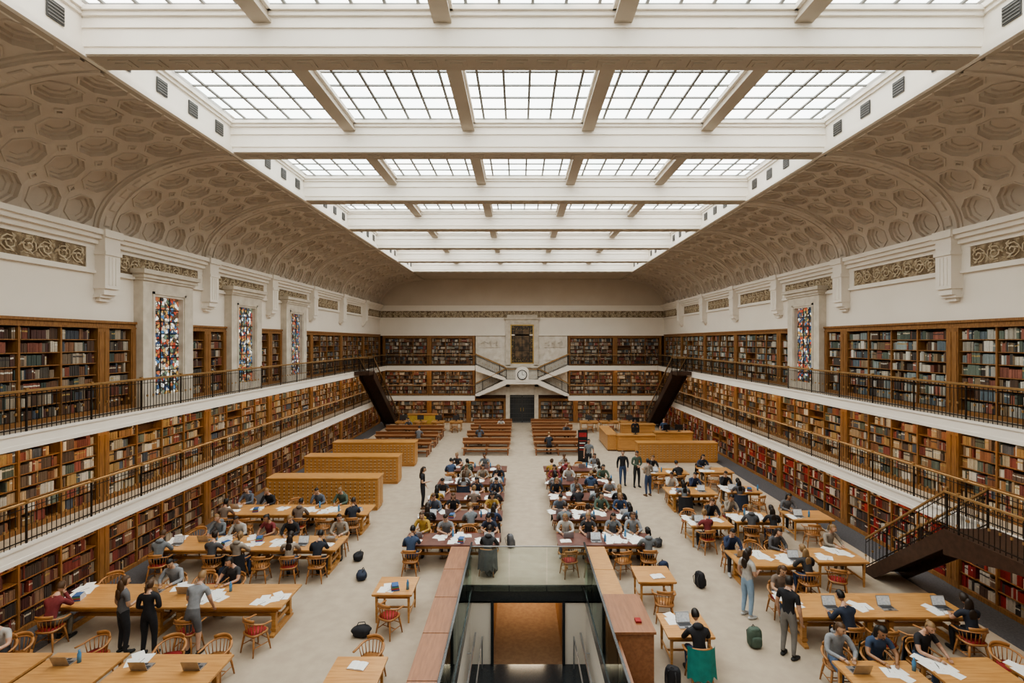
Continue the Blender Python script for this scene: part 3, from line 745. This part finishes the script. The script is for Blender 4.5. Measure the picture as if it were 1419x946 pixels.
    if hair=='short':
        mb.sell((0,-.008,.014),(.084,.103,.120),1,HAIR,16,12,M=H,keep=lambda u:(u.z>.38 or (u.y<.05 and u.z>-.5)) and not(u.y>.6 and u.z<.48))
    else:
        mb.sell((0,-.01,.012),(.088,.104,.120),1,HAIR,16,12,M=H,keep=lambda u:(u.z>.42 or u.y<.15) and u.z>-.75)
        if hair=='long':
            uc=J['uchest']; hd=J['head']
            mb.sell((0,(uc.y+hd.y)/2-.075,(uc.z+hd.z)/2-.02),(.092,.06,.20),.85,HAIR,14,9)
            mb.sell((0,uc.y-.105,uc.z-.03),(.085,.035,.13),.85,HAIR,12,8)
        elif hair=='bun': mb.sell((0,-.10,.07),(.04,.04,.04),1,HAIR,10,7,M=H)
        elif hair=='pony': mb.tube([HP(0,-.09,.05),HP(0,-.14,.03),HP(0,-.14,-.08),HP(0,-.12,-.17)],[.02,.03,.03,.01],6,HAIR)
    if pose.get('hood'):
        n=J['neck']; mb.sell((n.x,n.y-.06,n.z-.02),(.115,.085,.065),1,TOP,12,8)
    n=J['neck'].lerp(J['uchest'],.42); mb.tube([n,n.lerp(J['neck'],.35)],[.078*f,.064*f],10,TOP,cap=False)
    base=[M_skins[0],M_tops[0],M_bots[0],M_hairs[0],M_shoes[0],M_key]
    return mb.mesh(name,base,True)
def cm(n,cs,r=.8): return [mat(n+'_%d'%i,c,tuple(x*.8 for x in c),r,scale=12) for i,c in enumerate(cs)]
M_skins=cm('skin',[(.55,.32,.22),(.62,.38,.27),(.40,.22,.13),(.58,.36,.24)],.5)
M_tops=cm('fabric',[(.02,.02,.025),(.03,.045,.10),(.14,.14,.15),(.50,.48,.45),(.22,.04,.045),(.19,.21,.23),(.05,.08,.15),(.33,.28,.23),(.45,.28,.06),(.09,.13,.10),(.05,.05,.055),(.28,.29,.31),(.02,.02,.025),(.03,.04,.07),(.025,.03,.045),(.60,.57,.53),(.10,.10,.11),(.03,.03,.035),(.20,.15,.12),(.12,.14,.18)])
M_bots=cm('trouser',[(.03,.03,.035),(.05,.08,.16),(.10,.15,.25),(.02,.02,.025),(.2,.17,.13)])
M_hairs=cm('hair',[(.015,.011,.009),(.03,.018,.012),(.09,.045,.02),(.28,.17,.08),(.012,.01,.01)],.5)
M_shoes=cm('shoe',[(.03,.03,.03),(.5,.5,.5),(.15,.08,.04)])
M_jeans=mat('light_jeans',(.30,.42,.56),(.25,.36,.50),.8); M_greytr=mat('grey_trousers',(.22,.21,.20),None,.8); M_teal=mat('teal_jacket',(.02,.25,.22),(.015,.2,.18),.8)
BAGC=[M_tops[i] for i in(0,1,2,10,12,13,14,9,16)]
def sit(lean=0,head=(0,.17,1.27),tilt=.4,turn=0,wr=None,hood=False,spread=0,el=None):
    J=dict(pelvis=(0,-.05,.59),belly=(0,-.03+lean*.3,.73),chest=(0,.0+lean*.65,.88),uchest=(0,.03+lean,1.03),neck=(0,.06+lean*1.15,1.135),skull=(0,.09+lean*1.25,1.19))
    for s,g in(('L',1),('R',-1)):
        J['hip'+s]=(g*.095,-.02,.57); J['knee'+s]=(g*(.12+spread),.40,.53); J['ankle'+s]=(g*(.12+spread),.36,.08); J['toe'+s]=(g*(.13+spread),.50,.035)
        J['shoulder'+s]=(g*.185,.03+lean*.95,1.02)
        w=(wr or {}).get(s,(g*.14,.42,.80)); e=(el or {}).get(s,(g*.27,.18+lean*.4,.81))
        J['elbow'+s]=e; J['wrist'+s]=w
        W=Vector(w);E=Vector(e); d=(W-E).normalized(); d.z=max(d.z,-.1); J['palm'+s]=tuple(W+d*.075)
    J['head']=(head[0],head[1]+lean*1.2,head[2])
    return dict(J=J,tilt=tilt,turn=turn,hood=hood)
def stand(arms=None,stride=0,lean=0,tilt=.1,turn=0,hood=False):
    J=dict(pelvis=(0,-lean*.2,.95),belly=(0,lean*.1,1.10),chest=(0,lean*.5,1.26),uchest=(0,.0+lean*.85,1.41-lean*.15),neck=(0,.01+lean*1.1,1.51-lean*.25),skull=(0,.02+lean*1.2,1.56-lean*.28))
    for s,g in(('L',1),('R',-1)):
        k=stride*g
        J['hip'+s]=(g*.095,-lean*.2,.90); J['knee'+s]=(g*.11,.03+k*.5,.49); J['ankle'+s]=(g*.12,-.02+k,.085 if k>=0 else .10); J['toe'+s]=(g*.14,.13+k,.035)
        J['shoulder'+s]=(g*.185,lean*.85,1.40-lean*.15)
        e,w=(arms or {}).get(s,((g*.25,-.02,1.12),(g*.25,.07,.87)))
        J['elbow'+s]=e;J['wrist'+s]=w; W=Vector(w);E=Vector(e); J['palm'+s]=tuple(W+(W-E).normalized()*.075)
    J['head']=(0,.05+lean*1.25,1.645-lean*.3)
    return dict(J=J,tilt=tilt,turn=turn,hood=hood)
SIT=[body(sit(.06,tilt=.5,hood=True),'short',True,name='seated_reader'),
     body(sit(.08,tilt=.35,turn=.2,wr={'L':(.10,.45,.80),'R':(-.10,.45,.80)}),'long',True,female=True,name='seated_reader'),
     body(sit(.14,tilt=.6,wr={'L':(.06,.42,.80),'R':(-.18,.45,.80)}),'short',False,name='seated_reader'),
     body(sit(.02,tilt=.25,turn=-.3),'bun',False,female=True,name='seated_reader'),
     body(sit(.10,tilt=.45,turn=.1,wr={'L':(.07,.30,1.12),'R':(-.16,.44,.80)},el={'L':(.2,.36,.80),'R':(-.27,.22,.80)}),'short',True,name='seated_reader'),
     body(sit(-.02,tilt=.2,turn=.4,wr={'L':(.12,.38,.81),'R':(-.14,.38,.81)},hood=True),'pony',True,female=True,name='seated_reader'),
     body(sit(.04,tilt=.4,turn=-.15),'long',False,female=True,name='seated_reader')]
ST=[body(stand(),'short',False,name='standing_man'),
    body(stand({'L':((.25,.0,1.13),(.12,.25,1.15)),'R':((-.25,-.03,1.13),(-.24,.10,.90))},tilt=.2),'long',False,female=True,name='standing_woman'),
    body(stand(stride=.22,arms={'L':((.25,-.08,1.13),(.25,-.02,.88)),'R':((-.25,.05,1.13),(-.22,.22,.95))}),'short',True,name='walking_man'),
    body(stand(lean=.22,arms={'L':((.25,.22,1.10),(.2,.42,.85)),'R':((-.25,.22,1.10),(-.2,.42,.85))},tilt=.6),'short',False,shorts=True,name='standing_man'),
    body(stand({'L':((.24,.0,1.13),(.05,.2,1.08)),'R':((-.24,.0,1.13),(-.05,.2,1.06))},tilt=.3),'pony',True,female=True,name='standing_woman')]
b=MB(); vs=[];fs=[]
n=12
for j in range(9):
    for i in range(n+1):
        a=math.pi*(.12+.76*i/n); t=j/8
        r=.30+.03*math.sin(i*1.9)*t+.03*t; z=.82-.62*t*(1+.08*math.sin(i*2.3))
        vs.append((math.cos(a)*r,-math.sin(a)*(r*.95),z))
for j in range(8):
    for i in range(n): fs.append((j*(n+1)+i,j*(n+1)+i+1,(j+1)*(n+1)+i+1,(j+1)*(n+1)+i))
b.add(vs,fs,0); JK=b.mesh('draped_jacket',[M_teal],True)
def pmats(top=None,bot=None,hair=None,skin=None,shoe=None):
    return [skin or random.choice(M_skins),top or random.choice(M_tops),bot or random.choice(M_bots),hair or random.choice(M_hairs),shoe or random.choice(M_shoes)]
def sitter(x,y,rz,me=None,**k):
    inst('seated_reader',me or random.choice(SIT),(x,y,.0),rz,1,pmats(**k))
    chair(x,y,rz)
def prop(x,y,rz,z=.75):
    r=random.random()
    if r<.38: inst('laptop',LP,(x,y,z),rz)
    elif r<.70: inst('paper_sheets',PP,(x,y,z),rz+random.uniform(-.3,.3))
    elif r<.86: inst('open_book',OB,(x,y,z),rz+random.uniform(-.2,.2))
    else: inst('book_stack',BS,(x,y,z),rz+random.uniform(-.5,.5))
def row(me,x,y,L,W,seats_s,seats_n,topm=None,nt=1,gap=.30):
    for t in range(nt):
        inst('reading_table',me,(x+(t-(nt-1)/2)*(L),y,0),0,1,[topm,None])
    tot=L*nt
    for side,seats in((-1,seats_s),(1,seats_n)):
        n=len(seats)
        for i,ch in enumerate(seats):
            sx=x-tot/2+tot*(i+.5)/n+random.uniform(-.08,.08); sy=y+side*(W/2+gap+random.uniform(-.02,.07)); rz=0 if side<0 else math.pi
            if ch=='p':
                sitter(sx,sy,rz+random.uniform(-.2,.2))
                if random.random()<.22: inst('draped_jacket',JK,(sx,sy,0),rz,1,[random.choice(BAGC)])
            elif ch=='c': chair(sx,sy+side*.08,rz+random.uniform(-.5,.5))
            if ch!='.': 
                prop(sx+random.uniform(-.05,.05),y+side*(W/2-.40 if W>1.05 else W/2-.30),rz)
                if random.random()<.25: inst('water_bottle',WB,(sx+.3,y+side*.2,.75))
                if random.random()<.4: inst('paper_sheets',PP,(sx-.32,y+side*(W/2-.25),.75),random.uniform(-.4,.4))
            if ch=='p' and random.random()<.16:
                inst('backpack' ,BP,(sx+.42,sy+side*.1,0),random.uniform(0,6),1,[random.choice(BAGC)])
S=['p.cp','pcpp','p.pp','cp.p','pp.c']; Nn=['ppcp','pp.p','p.pp','cppp','pcp.']
S2=['cccp','pp.p','cppp','p.pc','pp.p']; N2=['pppp','pcpp','pp.p','ppcp','.pcp']
for i,y in enumerate((16.0,18.2,20.4,22.6,24.9)):
    row(T30,-2.35,y,3.0,1.0,S[i],Nn[i],M_maroon,gap=.27)
    row(T30,2.45,y,3.0,1.0,S2[i],N2[i],M_maroon,gap=.27)
row(T28,-8.5,18.8,2.75,1.15,'pc.pcp','ppcpp.',nt=2)
row(T28,-8.5,15.7,2.75,1.15,'p.ppcpp','cpppp.p',nt=2)
row(T28,-8.6,12.45,2.75,1.15,'p...c.c','c.pcp..',nt=2)
row(T20,-6.95,9.55,2.0,1.1,'..','cc'); row(T15,-8.8,9.65,1.45,1.0,'..','c.'); row(T15,-10.35,9.65,1.45,1.0,'..','c.')
sitter(-11.0,10.45,-2.9,SIT[3],top=M_tops[3])
row(T10,-3.4,12.95,1.0,.95,'c','.'); row(T10,-3.35,9.55,1.0,.95,'.','c'); row(T10,3.35,13.6,1.0,.95,'c','.')
inst('study_table',T10,(3.4,11.15,0)); sitter(3.45,10.38,.0,SIT[0],top=M_tops[0],hair=M_hairs[0]); inst('laptop',LP,(3.4,11.1,.75),.1); inst('paper_sheets',PP,(3.15,11.3,.75))
row(T20,8.05,12.0,2.0,1.15,'.pcc.p','p.....',nt=2)
row(T20,6.9,14.6,2.0,1.1,'..p','pcp'); row(T15,8.95,14.8,1.45,1.0,'c.','.p')
row(T15,8.0,18.0,1.45,1.0,'pp','pc'); row(T15,10.1,18.2,1.45,1.0,'c.','p.'); row(T15,6.3,17.6,1.45,1.0,'p.','cp')
row(T20,6.9,21.2,2.0,1.1,'pc','pp'); row(T15,9.1,21.4,1.45,1.0,'pc','p.')
row(T20,6.8,24.4,2.0,1.0,'cp','p.'); row(T15,9.3,24.6,1.45,1.0,'c.','p.')
row(T15,6.6,9.4,1.45,1.0,'..','pp'); row(T15,8.3,9.5,1.45,1.0,'..','p.'); row(T15,9.9,9.3,1.45,1.0,'..','c.')
inst('standing_man',ST[0],(5.72,11.2,0),-1.0,1.02,pmats(top=M_tops[0],bot=M_greytr,hair=M_hairs[0]))
inst('standing_woman',ST[1],(5.55,12.85,0),-1.2,1.0,pmats(top=M_tops[3],bot=M_jeans,hair=M_hairs[1],shoe=M_shoes[1]))
inst('walking_man',ST[2],(4.75,24.4,0),3.0,1.0,pmats(top=M_tops[0],bot=M_bots[1]))
inst('walking_woman',ST[4],(5.4,24.3,0),3.3,1.0,pmats(top=M_tops[9],bot=M_bots[0]))
inst('standing_woman',ST[4],(5.6,22.9,0),.4,.96,pmats(top=M_tops[7]))
inst('standing_woman',ST[1],(-4.3,21.2,0),-1.5,1.0,pmats(top=M_tops[0],bot=M_bots[0]))
inst('standing_woman',ST[1],(-9.15,11.35,0),-.5,.98,pmats(top=M_tops[2],bot=M_bots[0],hair=M_hairs[2]))
inst('standing_man',ST[3],(-7.55,11.3,0),0,1.02,pmats(top=M_tops[11],bot=M_tops[2]))
inst('standing_woman',ST[4],(-8.5,11.25,0),.1,.96,pmats(top=M_tops[0],bot=M_bots[3]))
inst('standing_man',ST[0],(3.5,27.2,0),2.8,1,pmats(top=M_tops[5]))
inst('draped_jacket',JK,(3.45,10.38,0),0)
for x,y,m,c in((-4.0,12.0,TB,0),(-4.9,14.9,TB,13),(-1.1,15.1,BP,0) ,(5.15,11.6,BP,9),(2.85,10.2,BP,0),(-5.4,16.2,TB,0),(4.9,14.4,BP,0),(-.55,17.2,BP,2),(4.5,17.3,TB,10)):
    inst('backpack' if m is BP else 'duffel_bag',m,(x,y,0),random.uniform(0,6),1,[M_tops[c]])

# ------------------------------------------------------------------ card catalogues
def catalogue(W,D,H):
    b=MB()
    b.box(-W/2,W/2,-D/2,D/2,.1,H-.05,0); b.box(-W/2+.03,W/2-.03,-D/2+.04,D/2-.04,0,.1,0); b.box(-W/2-.03,W/2+.03,-D/2-.03,D/2+.03,H-.05,H,0)
    nc=int((W-.1)/.19); nr=int((H-.35)/.13); cw=(W-.1)/nc; rh=(H-.33)/nr
    for s in(-1,1):
        for i in range(nc):
            for j in range(nr):
                x=-W/2+.05+i*cw;z=.2+j*rh; y=s*D/2
                b.box(x+.012,x+cw-.012,y,y+s*.016,z+.012,z+rh-.012,0)
                b.box(x+cw/2-.03,x+cw/2+.03,y+s*.016,y+s*.022,z+rh*.5,z+rh*.8,2)
                b.box(x+cw/2-.012,x+cw/2+.012,y+s*.016,y+s*.034,z+rh*.2,z+rh*.4,3)
        b.box(s*W/2,s*(W/2+.012),-D/2+.05,-.03,.15,H-.1,0); b.box(s*W/2,s*(W/2+.012),.03,D/2-.05,.15,H-.1,0)
    return b.mesh('card_catalogue',[M_golden,M_brass,mat('label_card',(.50,.42,.28)),M_iron])
CC=catalogue(4.6,.8,1.35); CR=catalogue(4.6,.7,1.15)
inst('card_catalogue',CC,(-8.4,21.3,0)); inst('card_catalogue',CC,(-8.5,25.2,0)); inst('card_catalogue',CC,(-8.4,28.7,0)); inst('card_catalogue',CR,(8.9,29.5,0))

# ------------------------------------------------------------------ far furniture
def bench_table(L):
    b=MB(); b.box(-L/2,L/2,-.4,.4,.71,.75,0); b.box(-L/2+.05,L/2-.05,-.35,.35,.62,.71,1)
    b.box(-L/2,L/2,-.02,.02,.75,.92,1); b.box(-L/2,L/2,-.08,.08,.92,.945,0)
    for x in(-L/2+.15,0,L/2-.15): b.box(x-.04,x+.04,-.3,.3,.0,.62,1)
    for s in(-1,1):
        b.box(-L/2,L/2,s*.55,s*.85,.42,.46,0)
        for x in(-L/2+.15,0,L/2-.15): b.box(x-.03,x+.03,s*.6,s*.8,0,.42,1)
        b.box(-L/2+.15,L/2-.15,s*.69,s*.71,.2,.28,1)
    return b.mesh('long_bench_table',[M_bench,M_redwood])
B3=bench_table(3.0); B45=bench_table(4.2)
for y in(31.8,34.4,37.0,39.6):
    inst('long_bench_table',B3,(-2.3,y,0)); inst('long_bench_table',B3,(2.15,y,0))
for y in(31.4,34.0,36.6): inst('long_bench_table',B45,(-7.8,y,0))
for x,y,s in((-2.9,33.72,0),(1.6,31.12,0),(3.0,35.1,1),(-1.6,37.7,1),(-6.9,33.3,0),(-8.4,37.3,1)):
    inst('seated_reader',random.choice(SIT),(x,y,0),math.pi*s,1,pmats())
b=MB()
b.box(-.25,.25,-.015,.015,.12,.46,0); b.box(-.235,.235,-.018,-.015,.14,.445,1); b.box(-.03,.03,.0,.04,.01,.2,0); b.box(-.12,.12,-.06,.1,0,.012,0)
MO=b.mesh('computer_monitor',[M_black,M_key])
for x in(5.2,6.8,8.4):
    inst('study_table',T15,(x,39.6,0)); inst('computer_monitor',MO,(x,39.7,.75),random.choice((0,.3,-.3))); chair(x,38.8,0)
for x in(-9.4,-8,-6.6,-5.2):
    inst('study_table',T10,(x,39.6,0)); inst('computer_monitor',MO,(x,39.7,.75),0); chair(x,38.8,.2)
def desk(L,name='service_desk'):
    b=MB(); b.box(-L/2,L/2,-.3,.3,.08,1.0,0); b.box(-L/2-.05,L/2+.05,-.36,.36,1.0,1.05,1); b.box(-L/2+.03,L/2-.03,-.27,.27,0,.08,2)
    n=max(1,int(L/.8))
    for i in range(n):
        x=-L/2+.05+i*(L-.1)/n; b.box(x+.04,x+(L-.1)/n-.04,-.312,-.3,.18,.92,1)
    return b.mesh(name,[M_golden,M_golden2,M_oakd])
D1=desk(2.4);D2=desk(3.4)
inst('service_desk',D1,(7.2,32.4,0)); inst('service_desk',D2,(5.7,34.0,0),math.pi/2); inst('service_desk',D1,(9.9,33.4,0)); inst('service_desk',D1,(8.3,36.6,0))
for x,y in((7.2,32.4),(9.5,33.4),(10.3,33.4),(8.2,36.6)): inst('computer_monitor',MO,(x,y,1.05),math.pi+random.uniform(-.4,.4))
inst('standing_librarian',ST[4],(7.6,34.2,0),3.0,1,pmats(top=M_tops[0])); inst('standing_librarian',ST[0],(9.6,34.4,0),3.0,1,pmats(top=M_tops[6]))
b=MB(); b.box(-.28,.28,-.02,.02,.05,1.85,0); b.box(-.32,.32,-.15,.15,0,.05,0)
b.box(-.22,.22,-.024,-.02,1.45,1.7,1)
for i in range(5): b.box(-.2,.2-.06*(i%3),-.024,-.02,1.2-i*.13,1.25-i*.13,2 if i%2 else 1)
b.obj('information_banner',[M_black,M_cush,M_paper],loc=(3.45,29.4,0))
b=MB(); b.box(-1.2,1.2,-.2,.2,0,1.0,0); b.box(-1.25,1.25,-.24,.24,1.0,1.04,0)
for i in range(16): b.box(-1.1+i*.14,-1.1+i*.14+.1,-.215,-.2,.3,.9,1)
b.obj('display_stand',[M_golden,mat('yellow_poster',(.6,.43,.08))],loc=(-8.2,41.6,0))

# ------------------------------------------------------------------ lights under galleries (LED strips)
M_led=bpy.data.materials.new('warm_led'); M_led.use_nodes=True
nt=M_led.node_tree; nt.nodes['Principled BSDF'].inputs['Emission Color'].default_value=(1,.82,.6,1); nt.nodes['Principled BSDF'].inputs['Emission Strength'].default_value=9
for sgn in(-1,1):
    for ZF in(ZF1,ZF2):
        b=MB(); b.box(sgn*11.62,sgn*11.68,5,YF-1,ZF-.33,ZF-.302,0); b.obj('gallery_light_strip',[M_led])
for ZF in (ZF1,ZF2):
    for xa,xb in((-11.3,-4.1),(4.0,11.3)):
        b=MB(); b.box(xa,xb,YF-.78,YF-.72,ZF-.33,ZF-.302,0); b.obj('gallery_light_strip',[M_led])
ld=bpy.data.lights.new('basement_lamp','AREA'); ld.energy=60; ld.size=1.2; ld.color=(1,.8,.55)
lo=bpy.data.objects.new('basement_lamp',ld); COL.objects.link(lo); lo.location=(0,18,-.35)

w=bpy.data.worlds.new('World'); scene.world=w; w.use_nodes=True; w.node_tree.nodes['Background'].inputs[0].default_value=(.8,.88,1,1); w.node_tree.nodes['Background'].inputs[1].default_value=.3

cd=bpy.data.cameras.new('camera'); cam=bpy.data.objects.new('camera',cd); COL.objects.link(cam)
cam.location=(-.25,0,7.0); cam.rotation_euler=(math.pi/2,0,0)
cd.sensor_width=36; cd.lens=36*700/1419; cd.shift_x=-10/1419; cd.clip_start=.1; cd.clip_end=200
scene.camera=cam
scene.view_settings.view_transform='AgX'
try: scene.view_settings.look='AgX - Medium High Contrast'
except Exception as e: print(e)
scene.view_settings.exposure=.55
print('done',len(bpy.data.objects))
